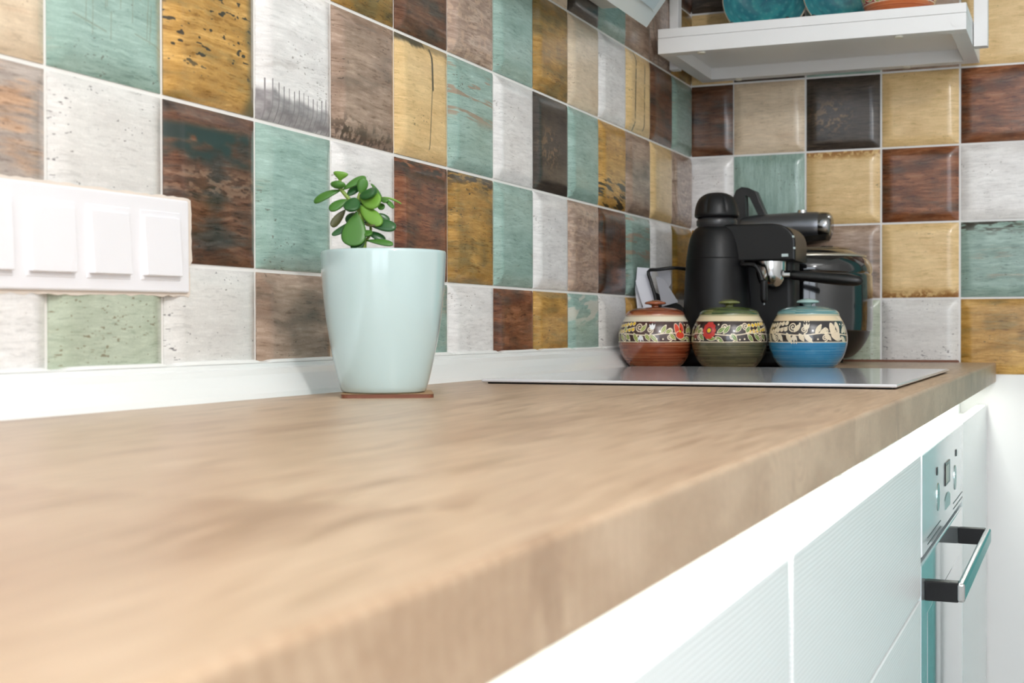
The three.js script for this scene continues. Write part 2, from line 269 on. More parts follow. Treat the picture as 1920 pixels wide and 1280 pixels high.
// ---------------------------------------------------------------- worktop
const WX0 = -3.35;
{
  const w = thing('worktop', 'long light oak look worktop running along the tiled wall', 'worktop');
  const OAK = { light: [194, 167, 139], dark: [176, 147, 119], ring: [156, 124, 98], pore: [140, 110, 86] };   // one printed oak, on top and edge alike
  const top = texture(1024, 512, (u, v) => {          // 1.2 m x 0.62 m, grain along u
    const wob = 0.10 * fbm(u * 3, v * 2, 3), g = fbm(u * 7, (v + wob) * 30, 11, 4), f = fbm(u * 30, (v + wob * 0.5) * 190, 12, 2), b = fbm(u * 3.2, v * 5, 13);
    const ring = 0.5 + 0.5 * Math.sin(34 * (v + 0.22 * fbm(u * 1.6, v * 1.6, 14)) + 3 * g);
    let c = mix(OAK.light, OAK.dark, step(0.25, 0.8, 0.6 * g + 0.4 * b));
    c = mix(c, OAK.ring, 0.28 * ring * step(0.42, 0.7, b)); c = mix(c, OAK.pore, 0.34 * step(0.60, 0.78, g));
    const d = 30 * (f - 0.5) + 14 * (g - 0.5) - 14 * step(0.58, 0.7, fbm(u * 16, (v + wob) * 110, 15, 2)); return [c[0] + d, c[1] + d, c[2] + d];
  });
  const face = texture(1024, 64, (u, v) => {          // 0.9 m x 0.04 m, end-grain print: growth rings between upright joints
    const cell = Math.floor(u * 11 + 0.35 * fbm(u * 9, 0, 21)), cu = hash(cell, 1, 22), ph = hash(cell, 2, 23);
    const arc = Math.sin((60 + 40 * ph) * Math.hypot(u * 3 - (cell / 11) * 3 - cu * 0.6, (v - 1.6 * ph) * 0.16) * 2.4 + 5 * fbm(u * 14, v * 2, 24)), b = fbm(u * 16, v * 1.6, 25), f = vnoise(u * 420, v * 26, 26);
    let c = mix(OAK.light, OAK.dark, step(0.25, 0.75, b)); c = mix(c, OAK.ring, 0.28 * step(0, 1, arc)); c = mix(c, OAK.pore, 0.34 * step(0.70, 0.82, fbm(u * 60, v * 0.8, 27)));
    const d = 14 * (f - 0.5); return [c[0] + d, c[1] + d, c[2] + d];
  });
  const zf = 0.617;
  const bg = box(WX0, -0.009, C - 0.038, C, 0.001, zf - 0.0045), p = bg.attributes.position, uv = bg.attributes.uv;
  for (let i = 0; i < p.count; i++) uv.setXY(i, p.getX(i) / 1.2, p.getZ(i) / 0.62);
  part(w, 'board', bg, new THREE.MeshPhysicalMaterial({ map: top, roughness: 0.34, bumpMap: top, bumpScale: 0.0003 }));
  const r = 0.0035, prof = [[0.0045, C - 0.038], [0.0012, C - 0.038], [0, C - 0.0368]];
  for (let k = 0; k <= 6; k++) { const a = (k / 6) * Math.PI / 2; prof.push([r - r * Math.cos(a), C - r + r * Math.sin(a)]); }
  prof.push([0.0045, C]);
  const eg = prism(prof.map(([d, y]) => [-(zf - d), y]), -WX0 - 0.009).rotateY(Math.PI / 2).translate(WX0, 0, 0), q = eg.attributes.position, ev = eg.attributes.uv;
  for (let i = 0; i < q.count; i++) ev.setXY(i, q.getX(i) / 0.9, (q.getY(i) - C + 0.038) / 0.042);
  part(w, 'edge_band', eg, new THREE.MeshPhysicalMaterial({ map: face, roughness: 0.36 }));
}
// ---------------------------------------------------------------- base units
const ZF = 0.6, DT = 0.8185;      // face plane and upper edge of the fronts
const frontWhite = (() => {
  const b = texture(64, 512, (u, v) => { const s = 0.5 + 0.5 * Math.sin(2 * Math.PI * (72 * v + 0.12 * Math.sin(2 * Math.PI * u))); return [255 * s, 255 * s, 255 * s]; }, false);
  return mat([240, 243, 243], 0.32, { bumpMap: b, bumpScale: 0.00022, clearcoat: 0.2, clearcoatRoughness: 0.2 });
})();
const carcassWhite = mat([236, 240, 238], 0.5);
function front(parent, name, x0, x1, y0, y1, m) {
  const g = box(x0, x1, y0, y1, ZF - 0.018, ZF, 0.0015), p = g.attributes.position, uv = g.attributes.uv;
  for (let i = 0; i < p.count; i++) uv.setXY(i, p.getX(i) / 0.27, p.getY(i) / 0.27);
  return part(parent, name, g, m);
}
function carcass(parent, x0, x1) {
  part(parent, 'carcass', box(x0 + 0.001, x1 - 0.001, 0.1, 0.795, 0.05, ZF - 0.0185), carcassWhite);
  part(parent, 'plinth', box(x0 + 0.001, x1 - 0.001, 0, 0.099, 0.06, 0.54), white);
}
{
  const fronts = [[0.652, DT], [0.382, 0.648], [0.105, 0.378]];
  for (const [x0, x1, label] of [[-2.762, -1.966, 'white base unit with ribbed drawers reaching towards the window'], [-1.954, -1.187, 'white base unit with ribbed drawers next to the oven']]) {
    const d = thing('drawer_unit', label, 'cabinet', [0, 0, 0], 0, 'white drawer units under the worktop');
    carcass(d, x0, x1); for (const [a, b] of fronts) front(d, 'drawer_front', x0, x1, a, b, frontWhite);
  }
  const c = thing('corner_cabinet', 'smooth glossy white base cabinet between the oven and the end wall', 'cabinet');
  carcass(c, -0.587, -0.004); front(c, 'cabinet_door', -0.587, -0.004, 0.105, DT, mat([222, 232, 232], 0.22, { clearcoat: 0.6, clearcoatRoughness: 0.08 }));
  const rail = thing('filler_strip', 'narrow white upright strip between the two drawer units', 'trim piece'); part(rail, 'strip', box(-1.9655, -1.9545, 0.1, DT - 0.004, 0.05, ZF - 0.03), carcassWhite);
  // recessed grip channel with an LED strip under the worktop
  const ch = thing('grip_channel', 'glowing white recessed grip channel under the worktop edge', 'channel');
  part(ch, 'channel_profile', join(box(-3.3, -0.004, 0.7955, 0.800, 0.55, 0.579), box(-3.3, -0.004, 0.800, 0.8615, 0.545, 0.55)), carcassWhite);
  part(ch, 'bracket', join(box(-1.47, -0.95, 0.836, 0.840, 0.551, 0.572), box(-0.957, -0.95, 0.822, 0.836, 0.551, 0.572), box(-1.47, -1.463, 0.822, 0.836, 0.551, 0.572)), carcassWhite);
  const led = thing('led_strip', 'thin white light strip glued beneath the worktop edge', 'light strip', [-1.66, 0.8615, 0.592]);
  part(led, 'diffuser', box(-1.6, 1.6, -0.004, 0, -0.005, 0.005), mat([255, 255, 255], 0.6, { emissive: new THREE.Color(0.95, 1, 0.93), emissiveIntensity: 6 }));
  const l = new THREE.RectAreaLight(new THREE.Color(0.95, 1, 0.94), LED.power, 3.2, 0.01); l.name = 'strip_light'; l.position.set(0, -0.006, 0); l.rotation.x = -Math.PI / 2; led.add(l);
}
// ---------------------------------------------------------------- oven
{
  const o = thing('oven', 'white built in oven with dark bar handle under the worktop', 'oven');
  const x0 = -1.182, x1 = -0.59, enamel = mat([234, 238, 242], 0.2, { clearcoat: 0.7, clearcoatRoughness: 0.06 });
  part(o, 'body', box(x0 + 0.02, x1 - 0.02, 0.22, 0.79, 0.05, ZF - 0.022), mat([120, 120, 122], 0.5));
  part(o, 'plinth_panel', box(x0, x1, 0.105, 0.212, ZF - 0.018, ZF, 0.0015), enamel);
  part(o, 'gap', box(x0 + 0.002, x1 - 0.002, 0.68, 0.705, ZF - 0.0215, ZF - 0.012), darkRubber);
  const cp = part(o, 'control_panel', box(x0, x1, 0.6965, DT, ZF - 0.0205, ZF + 0.001, 0.0025), enamel);
  const zf = ZF + 0.001, mirror = mat([176, 196, 196], 0.2, { metalness: 1 });
  for (const x of [-0.996, -0.742]) { const k = part(cp, 'knob', join(new THREE.CylinderGeometry(0.018, 0.0182, 0.001, 32).rotateX(Math.PI / 2).translate(0, 0, 0.0005)), mirror, [x, 0.748, zf]); }
  part(cp, 'display_frame', box(-0.902, -0.834, 0.7515, 0.783, zf - 0.001, zf + 0.0015, 0.0008), mat([28, 28, 30], 0.2));
  part(cp, 'display', box(-0.898, -0.858, 0.7555, 0.779, zf + 0.0013, zf + 0.0021), mat([176, 178, 168], 0.25));
  const moon = new THREE.Shape(); moon.moveTo(-0.038, -0.011); moon.lineTo(0.038, -0.011); moon.lineTo(0.038, 0.002); moon.quadraticCurveTo(0, 0.018, -0.038, 0.002); moon.closePath();
  part(cp, 'push_button', new THREE.ExtrudeGeometry(moon, { depth: 0.001, bevelEnabled: false }), mirror, [-0.864, 0.73, zf]);
  for (const x of [-1.0105, -0.7245]) part(cp, 'indicator', box(x - 0.006, x + 0.006, 0.778, 0.7875, zf - 0.001, zf + 0.0012), mat([24, 24, 26], 0.3));
  for (const [a, b] of [[-1.121, -0.96], [-0.7685, -0.609]]) for (const y of [0.7125, 0.7045]) part(cp, 'vent_slot', box(a, b, y - 0.0007, y + 0.0007, zf - 0.001, zf + 0.0004), mat([70, 72, 76], 0.4));
  const door = part(o, 'door', box(x0, x1, 0.216, 0.688, ZF - 0.021, ZF, 0.0025), mat([214, 226, 230], 0.06, { clearcoat: 1, clearcoatRoughness: 0.02 }));
  part(door, 'window_glass', box(x0 + 0.07, x1 - 0.07, 0.29, 0.62, ZF - 0.001, ZF + 0.0004), mat([176, 186, 190], 0.04, { clearcoat: 1, clearcoatRoughness: 0.02 }));
  const h = part(o, 'handle', box(-1.149, -0.655, 0.641, 0.664, 0.637, 0.6465, 0.0035), chrome, null, 'brushed metal bar on black posts');
  for (const x of [-1.139, -0.665]) part(h, 'post', box(x - 0.009, x + 0.009, 0.6405, 0.6645, ZF, 0.639, 0.0015), blackPlastic);
}
// ---------------------------------------------------------------- hob
{
  const h = thing('hob', 'flat white glass induction hob set into the worktop', 'hob');
  part(h, 'gasket', box(-1.305, -0.692, C, C + 0.002, 0.098, 0.582), darkRubber);
  part(h, 'glass', box(-1.312, -0.685, C + 0.002, C + 0.0058, 0.092, 0.588, 0.0016), mat([206, 207, 211], 0.06, { specularIntensity: 0.85 }));
}
// ---------------------------------------------------------------- switches
{
  const s = thing('switch_panel', 'white wall switch frame with four square rockers set in ragged plaster', 'switch', [-1.948, 1.0415, 0.0035]);
  s.rotation.z = 0.011;
  part(s, 'frame', new RoundedBoxGeometry(0.300, 0.085, 0.009, 3, 0.0022), whitePlastic, [0, 0, 0.0045]);
  const tilt = [[0.02, 0], [0.02, -0.01], [0.03, 0.03], [0.03, 0]];
  [-0.1065, -0.0355, 0.0355, 0.1065].forEach((x, i) => {
    const f = part(s, 'insert', new RoundedBoxGeometry(0.057, 0.062, 0.003, 2, 0.0008), whitePlastic, [x, -0.001, 0.0082]);
    const r = part(f, 'rocker', new RoundedBoxGeometry(0.052, 0.053, 0.006, 2, 0.001), whitePlastic, [0, -0.0005, 0.0021]); r.rotation.x = -tilt[i][0] * 2; r.rotation.y = tilt[i][1];
  });
  const pts = []; const W = 0.153, H = 0.0435;
  for (let k = 0; k <= 40; k++) pts.push([-W + (k / 40) * 2 * W, -H - 0.001 - 0.002 * rnd()]);
  for (let k = 0; k <= 14; k++) pts.push([W + 0.0015 + 0.0025 * rnd() + (k > 4 ? 0.002 : -0.001), -H + (k / 14) * 2 * H]);
  for (let k = 0; k <= 40; k++) pts.push([W - (k / 40) * 2 * W, H + 0.0005 + 0.002 * rnd()]);
  part(s, 'plaster_edge', prism(pts, 0.0035), mat([226, 214, 202], 0.9), [0, 0, 0.002], 'ragged beige plaster edge');
}
// ---------------------------------------------------------------- potted jade plant on a coaster
const POT = [-1.634, 0.1275];
{
  const c = thing('coaster', 'thin square dark edged wooden coaster under the mint pot', 'coaster', [POT[0] + 0.001, C, POT[1] + 0.004], -1.09);
  const s = new THREE.Shape(), a = 0.045, r = 0.008;
  s.moveTo(-a + r, -a); s.lineTo(a - r, -a); s.quadraticCurveTo(a, -a, a, -a + r); s.lineTo(a, a - r); s.quadraticCurveTo(a, a, a - r, a); s.lineTo(-a + r, a); s.quadraticCurveTo(-a, a, -a, a - r); s.lineTo(-a, -a + r); s.quadraticCurveTo(-a, -a, -a + r, -a);
  const wood = texture(128, 128, (u, v) => mix([196, 160, 116], [160, 118, 78], fbm(u * 3, v * 26, 71)));
  part(c, 'plate', new THREE.ExtrudeGeometry(s, { depth: 0.0035, bevelEnabled: false }).rotateX(-Math.PI / 2), mat([112, 62, 38], 0.5));
  part(c, 'top_veneer', (() => { const g = new THREE.ShapeGeometry(s).rotateX(-Math.PI / 2); const uv = g.attributes.uv, p = g.attributes.position; for (let i = 0; i < p.count; i++) uv.setXY(i, p.getX(i) / 0.1 + 0.5, p.getZ(i) / 0.1 + 0.5); return g; })(), mat([255, 255, 255], 0.5, { map: wood }), [0, 0.0038, 0]);

  const p = thing('potted_plant', 'small jade plant with fleshy green leaves in a glossy mint pot', 'plant', [POT[0], C + 0.0041, POT[1]], 0.3942);
  // local axes: x to the right along the worktop, z towards the room, turned to stand square to the view
  p.rotation.y = 0; const body = new THREE.Group();
  const outer = smooth([[0.0425, 0.0015], [0.0457, 0.012], [0.0520, 0.040], [0.0575, 0.072], [0.0610, 0.104], [0.0625, 0.128], [0.0629, 0.1375]], 28);
  const prof = [[0.0001, 0.0015], [0.030, 0.0015], [0.032, 0], [0.040, 0], ...outer, [0.0627, 0.1398], [0.0617, 0.1408], [0.0606, 0.1402], [0.0600, 0.138], [0.0588, 0.115], [0.0001, 0.114]];
  part(p, 'pot', lathe(prof, 72), mat([187, 210, 211], 0.16, { clearcoat: 0.8, clearcoatRoughness: 0.05 }));
  part(p, 'soil', new THREE.CircleGeometry(0.0585, 40).rotateX(-Math.PI / 2), mat([54, 40, 30], 0.95), [0, 0.1155, 0]);
  // right = (0.384, 0, 0.923), away from the viewer = (0.923, 0, -0.384)
  const S = 0.0000716, at = (px, py, d = 0) => { const r = (px - 1016) * S, y = 0.1405 + (1216 - py) * S; return V(0.384 * r - 0.923 * d, y, 0.923 * r + 0.384 * d); };
  const greens = { b: mat([106, 152, 54], 0.36, { specularIntensity: 0.7 }), m: mat([70, 118, 46], 0.34, { specularIntensity: 0.7 }), d: mat([42, 88, 42], 0.28, { specularIntensity: 0.8 }), n: mat([78, 78, 40], 0.38), s: mat([122, 146, 58], 0.45) };
  function leaf(b, t, w, m, face = [0, 0, 1], bend = 0.1, peak = 0.62) {
    const L = t.clone().sub(b), len = L.length(), ax = L.clone().normalize();
    const view = V(-0.923, 0, 0.384).multiplyScalar(face[2]).add(V(0, 1, 0).multiplyScalar(face[1])).add(V(0.384, 0, 0.923).multiplyScalar(face[0]));
    const n = view.sub(ax.clone().multiplyScalar(view.dot(ax))).normalize(), side = V(0, 0, 0).crossVectors(ax, n);
    const pos = [], idx = [], N = 14, K = 12, wide = w * S * 0.56, thick = Math.min(0.0034, wide * 0.46), al = peak / (1 - peak) * 0.45, nm = Math.pow(peak, al) * Math.pow(1 - peak, 0.45);
    for (let i = 0; i <= N; i++) {
      const s = 0.5 - 0.5 * Math.cos(Math.PI * i / N), f = Math.max(Math.pow(s, al) * Math.pow(Math.max(1 - s, 0), 0.45) / nm, s < 0.5 ? 0.12 : 0.0);
      const c = b.clone().addScaledVector(ax, len * s).addScaledVector(n, bend * len * 4 * s * (1 - s) * -0.5 + bend * len * 0.5 * s * s);
      for (let k = 0; k < K; k++) { const a = 2 * Math.PI * k / K, cw = Math.cos(a), sn = Math.sin(a), q = c.clone().addScaledVector(side, wide * f * cw).addScaledVector(n, thick * Math.pow(f, 0.6) * sn - 0.16 * wide * f * (1 - cw * cw) * 0.6); pos.push(q.x, q.y, q.z); }
    }
    for (let i = 0; i < N; i++) for (let k = 0; k < K; k++) { const a = i * K + k, e = i * K + (k + 1) % K; idx.push(a, a + K, e, e, a + K, e + K); }
    const g = new THREE.BufferGeometry(); g.setAttribute('position', new THREE.Float32BufferAttribute(pos, 3)); g.setAttribute('uv', new THREE.Float32BufferAttribute(new Float32Array(pos.length / 3 * 2), 2)); g.setIndex(idx); g.computeVertexNormals();
    part(p, 'leaf', g, greens[m]);
  }
  const stem = (pts, r) => part(p, 'stem', tube(pts.map((a) => at(...a).toArray()), r, 20, 8), greens.s);
  stem([[760, 1560, 0], [740, 1300, 0], [735, 1100, 0], [715, 860, 0], [690, 690, 0.001]], 0.0034);
  stem([[690, 700, 0], [640, 560, 0], [540, 480, 0], [470, 400, 0], [415, 320, 0.001], [408, 220, 0.001]], 0.0021);
  stem([[690, 690, 0], [670, 500, 0.001], [700, 400, 0.001]], 0.0022);
  stem([[690, 660, 0], [800, 560, -0.004], [930, 520, -0.004], [1010, 460, -0.003]], 0.0018);
  stem([[735, 1120, 0], [830, 950, -0.004], [820, 780, -0.006]], 0.0014);
  leaf(at(700, 700, -0.004), at(470, 760, -0.010), 150, 'd', [0, 0.4, 1], 0, 0.62);
  leaf(at(720, 760, -0.006), at(950, 690, -0.014), 150, 'd', [0, 0.3, 1], 0, 0.62);
  leaf(at(740, 1000, -0.004), at(520, 1070, -0.010), 150, 'd', [0, 0.4, 1], 0, 0.62);
  leaf(at(745, 930, 0.004), at(860, 990, 0.010), 120, 'm', [0, 0.7, 0.8], 0.05, 0.6);
  leaf(at(660, 560, -0.003), at(560, 480, -0.009), 120, 'm', [0, 0.3, 1], 0, 0.6);
  leaf(at(408, 250, 0.001), at(430, 95, 0.002), 190, 'b', [0, 0.2, 1], 0, 0.8);
  leaf(at(412, 300, 0.000), at(385, 268, 0.011), 200, 'm', [0, 1, 0.3], 0.1, 0.6);
  leaf(at(440, 350, 0), at(45, 515, 0.004), 118, 'm', [-0.2, 0.55, 1], -0.14, 0.66);
  leaf(at(445, 355, 0), at(768, 160, -0.002), 112, 'm', [-0.2, 0.4, 1], -0.1, 0.66);
  leaf(at(505, 430, -0.003), at(680, 262, -0.009), 120, 'd', [-0.2, 0.2, 1], 0, 0.6);
  leaf(at(705, 420, 0.001), at(745, 190, 0.002), 140, 'm', [0.2, 0.1, 1], 0, 0.62);
  leaf(at(690, 425, 0.001), at(930, 395, 0.013), 230, 'd', [0.1, 0.8, 0.9], 0.05, 0.6);
  leaf(at(690, 435, 0.002), at(985, 555, 0.009), 235, 'b', [-0.2, 0.3, 1], 0.05, 0.6);
  leaf(at(1000, 500, -0.003), at(848, 248, -0.005), 66, 'm', [0.9, 0.3, 0.5], -0.1, 0.5);
  leaf(at(1005, 450, -0.003), at(1272, 528, -0.004), 56, 'b', [0.2, 1, 0.25], -0.12, 0.5);
  leaf(at(1020, 465, -0.002), at(1168, 606, 0.002), 84, 'm', [0.6, 0.4, 0.6], -0.06, 0.6);
  leaf(at(985, 470, -0.002), at(1080, 520, 0.006), 90, 'm', [0, 0.6, 1], 0, 0.6);
  leaf(at(930, 545, -0.004), at(1025, 612, 0.000), 92, 'm', [0, 0.2, 1], 0, 0.6);
  leaf(at(690, 520, -0.004), at(800, 560, -0.010), 110, 'd', [0, 0.3, 1], 0, 0.6);
  leaf(at(520, 490, 0), at(265, 632, 0.004), 135, 'm', [-0.2, 0.35, 1], -0.06, 0.62);
  leaf(at(630, 470, 0.003), at(560, 665, 0.014), 215, 'd', [-0.05, 0.75, 1], 0.08, 0.55);
  leaf(at(490, 620, -0.001), at(290, 866, 0.001), 112, 'n', [0.5, 0.1, 1], 0.06, 0.66);
  leaf(at(620, 770, -0.002), at(300, 992, 0.000), 96, 'd', [0.2, 0.6, 0.9], 0.08, 0.6);
  leaf(at(650, 660, 0.003), at(600, 1150, 0.011), 318, 'm', [0, 0.25, 1], 0.04, 0.68);
  leaf(at(690, 575, 0.003), at(1000, 852, 0.008), 190, 'b', [-0.1, 0.4, 1], 0.04, 0.6);
  leaf(at(730, 800, 0), at(1200, 880, 0.004), 168, 'd', [0, 0.45, 1], -0.03, 0.7);
  leaf(at(760, 830, 0.003), at(930, 850, 0.009), 90, 'n', [0, 0.8, 0.6], 0, 0.6);
  leaf(at(930, 680, -0.004), at(1095, 790, -0.006), 104, 'd', [0, 0.3, 1], 0, 0.6);
  leaf(at(790, 940, -0.002), at(1045, 1050, -0.003), 112, 'd', [0, 0.5, 0.9], -0.06, 0.6);
  leaf(at(760, 1060, 0.001), at(1158, 1108, 0.002), 100, 'm', [0, 0.6, 0.8], -0.05, 0.7);
  leaf(at(760, 1020, 0.003), at(590, 1195, 0.008), 150, 'd', [0.2, 0.6, 0.9], 0.1, 0.6);
  leaf(at(730, 1180, 0.002), at(800, 1240, 0.010), 130, 'd', [0, 0.7, 0.9], 0.1, 0.6);
}
// ---------------------------------------------------------------- painted jars
function jarTexture(s, pal) {
  const W = 1536, H = 336, cv = document.createElement('canvas'); cv.width = W; cv.height = H; const g = cv.getContext('2d');
  const css = (c, a = 1) => `rgba(${c[0] | 0},${c[1] | 0},${c[2] | 0},${a})`;
  // canvas y: 0 = neck, H = foot; the band lies between b0 and b1
  const b0 = pal.band?.[0] ?? 28, b1 = pal.band?.[1] ?? 162;
  g.fillStyle = css(pal.low); g.fillRect(0, 0, W, H);
  let q = s; const R = () => { q = (q * 1664525 + 1013904223) >>> 0; return q / 4294967296; };
  for (let y = b1; y < H; y += 2) { const k = R(); g.fillStyle = css(k < 0.5 ? pal.lowDark : pal.lowLight, 0.16 + 0.6 * R() * R()); const x = R() * W, l = 300 + R() * 1236; g.fillRect(x, y, l, 1 + R() * 3); g.fillRect(x - W, y, l, 2); }
  for (let k = 0; k < 90; k++) { g.fillStyle = css(R() < 0.5 ? pal.lowDark : pal.lowLight, 0.07); g.beginPath(); g.ellipse(R() * W, b1 + 10 + R() * (H - b1), 20 + R() * 80, 6 + R() * 16, 0, 0, 7); g.fill(); }
  g.fillStyle = css(pal.neck); g.fillRect(0, 0, W, b0); g.fillStyle = css(pal.ground); g.fillRect(0, b0, W, b1 - b0);
  g.fillStyle = css(pal.line); g.fillRect(0, b1 - 3, W, 5);
  g.lineCap = 'round';
  const h = b1 - b0, Y = (t) => b0 + t * h;
  const leafAt = (x, y, a, l, w) => { g.save(); g.translate(x, y); g.rotate(a); g.beginPath(); g.moveTo(0, 0); g.quadraticCurveTo(l * 0.45, -w, l, 0); g.quadraticCurveTo(l * 0.45, w, 0, 0); g.fillStyle = css(pal.leaf); g.fill(); g.lineWidth = 4; g.strokeStyle = css(pal.line); g.stroke(); g.lineWidth = 2; g.beginPath(); g.moveTo(4, 0); g.lineTo(l * 0.8, 0); g.stroke(); g.restore(); };
  const spiral = (x, y, r, dir) => { r *= 1.2; g.lineWidth = 7; g.strokeStyle = css(pal.line); g.beginPath(); for (let t = 0; t < 30; t++) { const a = dir * t * 0.36 + 1.5, k = r * (1 - t / 34); g.lineTo(x + k * Math.cos(a), y + k * Math.sin(a)); } g.stroke(); };
  const disc = (x, y, r, c) => { g.fillStyle = css(c); g.beginPath(); g.arc(x, y, r, 0, 7); g.fill(); };
  const vine = (x0, x1, y0, y1) => { g.lineWidth = 7; g.strokeStyle = css(pal.line); g.beginPath(); g.moveTo(x0, Y(y0)); g.bezierCurveTo(x0 + (x1 - x0) * 0.33, Y(y0 - 0.18), x0 + (x1 - x0) * 0.66, Y(y1 + 0.18), x1, Y(y1)); g.stroke(); };
  const berries = (x) => { for (let k = 0; k < 6; k++) { for (const up of [-1, 1]) { const bx = x + k * 31 - 20, by = Y(0.36) + up * 19 - k * 3; g.save(); g.translate(bx, by); g.rotate(-0.35); g.beginPath(); g.ellipse(0, 0, 13, 12, 0, 0, 7); g.fillStyle = css(pal.berry); g.fill(); g.lineWidth = 3; g.strokeStyle = css(pal.line); g.stroke(); g.restore(); } } g.lineWidth = 5; g.strokeStyle = css(pal.line); g.beginPath(); g.moveTo(x - 40, Y(0.56)); g.lineTo(x + 150, Y(0.27)); g.stroke(); };
  const tulip = (x, y, f) => { g.save(); g.translate(x, y); g.scale(1, f); g.beginPath(); g.moveTo(-20, -20); g.lineTo(-9, -8); g.lineTo(0, -24); g.lineTo(9, -8); g.lineTo(20, -20); g.quadraticCurveTo(22, 16, 0, 20); g.quadraticCurveTo(-22, 16, -20, -20); g.fillStyle = css(pal.tulip); g.fill(); g.restore(); for (const k of [-1, 0, 1]) disc(x + k * 15, y - f * 30, 4, pal.berry2); };
  const poppy = (x, y) => { for (const [a, b, w, l] of [[-18, 0, 22, 46], [20, -8, 20, 44], [2, 30, 36, 26]]) { g.beginPath(); g.ellipse(x + a, y + b, w, l, a * 0.008, 0, 7); g.fillStyle = css(pal.flower); g.fill(); g.lineWidth = 4; g.strokeStyle = css(pal.line); g.stroke(); } g.beginPath(); g.moveTo(x - 4, y + 14); g.lineTo(x + 8, y - 26); g.lineTo(x + 20, y + 10); g.closePath(); g.fillStyle = css(pal.ground); g.fill(); disc(x + 4, y + 6, 9, pal.berry); };
  const daisy = (x, y) => { for (let k = 0; k < 10; k++) disc(x + 34 * Math.cos(k * 0.628), y + 40 * Math.sin(k * 0.628), 17, pal.flower); disc(x, y, 38, pal.flower); disc(x, y, 22, pal.flowerRing); disc(x, y, 14, pal.berry); };
  for (let m = 0; m < 2; m++) {
    const o = m * 768 + pal.shift;
    for (const w of [-W, 0, W]) {
      const X = o + w;
      vine(X, X + 390, 0.62, 0.62); vine(X + 390, X + 768, 0.62, 0.62);
      berries(X + 70); spiral(X + 255, Y(0.28), 24, 1); spiral(X + 130, Y(0.78), 22, -1); spiral(X + 330, Y(0.42), 19, -1); spiral(X + 470, Y(0.46), 19, 1); spiral(X + 460, Y(0.80), 18, -1); spiral(X + 650, Y(0.30), 22, 1); spiral(X + 700, Y(0.76), 22, -1); spiral(X + 20, Y(0.24), 20, 1);
      for (const [lx, ly, a, l] of [[30, 0.62, 0.9, 62], [80, 0.60, 0.75, 66], [215, 0.56, 1.05, 72], [265, 0.52, -0.9, 60], [330, 0.62, 0.8, 70], [400, 0.60, -0.95, 68], [520, 0.80, 0.1, 70], [590, 0.74, 0.6, 60], [640, 0.60, -0.9, 66], [690, 0.60, 0.9, 58], [720, 0.52, -0.8, 56], [150, 0.60, 0.9, 56], [460, 0.58, 0.8, 58], [120, 0.50, -1.0, 40], [600, 0.56, -0.6, 60], [20, 0.56, -0.9, 52], [300, 0.60, 1.0, 52], [430, 0.56, -0.4, 50]]) leafAt(X + lx, Y(ly), a, l * 1.06, 26);
      tulip(X + 345, Y(0.26), 1); tulip(X + 268, Y(0.82), -1); (pal.daisy ? daisy : poppy)(X + 540, Y(0.44));
      for (const [dx, dy] of [[8, 0.86], [180, 0.9], [240, 0.7], [300, 0.12], [415, 0.86], [440, 0.2], [605, 0.16], [610, 0.9], [760, 0.2], [745, 0.88], [160, 0.12], [375, 0.85]]) disc(X + dx, Y(dy), 6, pal.line);
    }
  }
  const t = new THREE.CanvasTexture(cv); t.colorSpace = THREE.SRGBColorSpace; t.wrapS = THREE.RepeatWrapping; return t;
}
function lidTexture(s, pal) {
  return texture(256, 64, (u, v) => { const b = fbm(u * 2.5 + 7 * v, v * 26, s), f = vnoise(u * 6, v * 60, s + 3); let c = mix(pal.lid, pal.lidDark, step(0.35, 0.75, b)); c = mix(c, pal.lidLight, 0.7 * step(0.62, 0.8, f)); return v < 0.06 ? mix(c, pal.neck, 0.7) : c; });
}
const jarProfile = smooth([[0.036, 0.0], [0.0450, 0.004], [0.0575, 0.020], [0.0636, 0.041], [0.0642, 0.053], [0.0612, 0.069], [0.0560, 0.0805], [0.0520, 0.0868]], 44);
const lidProfile = smooth([[0.0502, 0.0878], [0.0512, 0.0905], [0.0475, 0.0965], [0.036, 0.1018], [0.019, 0.1043], [0.0075, 0.1048]], 20);
function makeJar(name, label, pos, turn, k, pal, s, group) {
  const j = thing(name, label, 'jar', pos, turn, group); j.scale.setScalar(k);
  const tex = jarTexture(s, pal), glaze = { clearcoat: 0.8, clearcoatRoughness: 0.06 };
  const bg = lathe(jarProfile, 72); { const p = bg.attributes.position, uv = bg.attributes.uv; for (let i = 0; i < p.count; i++) { const y = p.getY(i); uv.setY(i, y / 0.0868); } }
  part(j, 'bowl', bg, mat([255, 255, 255], 0.25, { map: tex, ...glaze }));
  part(j, 'foot', new THREE.CircleGeometry(0.036, 32).rotateX(Math.PI / 2), mat(pal.lowDark, 0.7));
  part(j, 'neck', lathe([[0.0520, 0.0868], [0.0520, 0.0880], [0.048, 0.0885], [0.04, 0.086]], 64), mat(pal.neck, 0.25, glaze));
  const lid = part(j, 'lid', lathe(lidProfile, 64), mat([255, 255, 255], 0.24, { map: lidTexture(s + 5, pal), ...glaze }));
  part(lid, 'knob', lathe(smooth([[0.0072, 0.1035], [0.0062, 0.1065], [0.0105, 0.1085], [0.0185, 0.1105], [0.0182, 0.1125], [0.0125, 0.1152], [0.005, 0.1168], [0.0002, 0.117]], 26), 40), mat(pal.knob, 0.22, glaze));
}
const cream = [236, 220, 190];
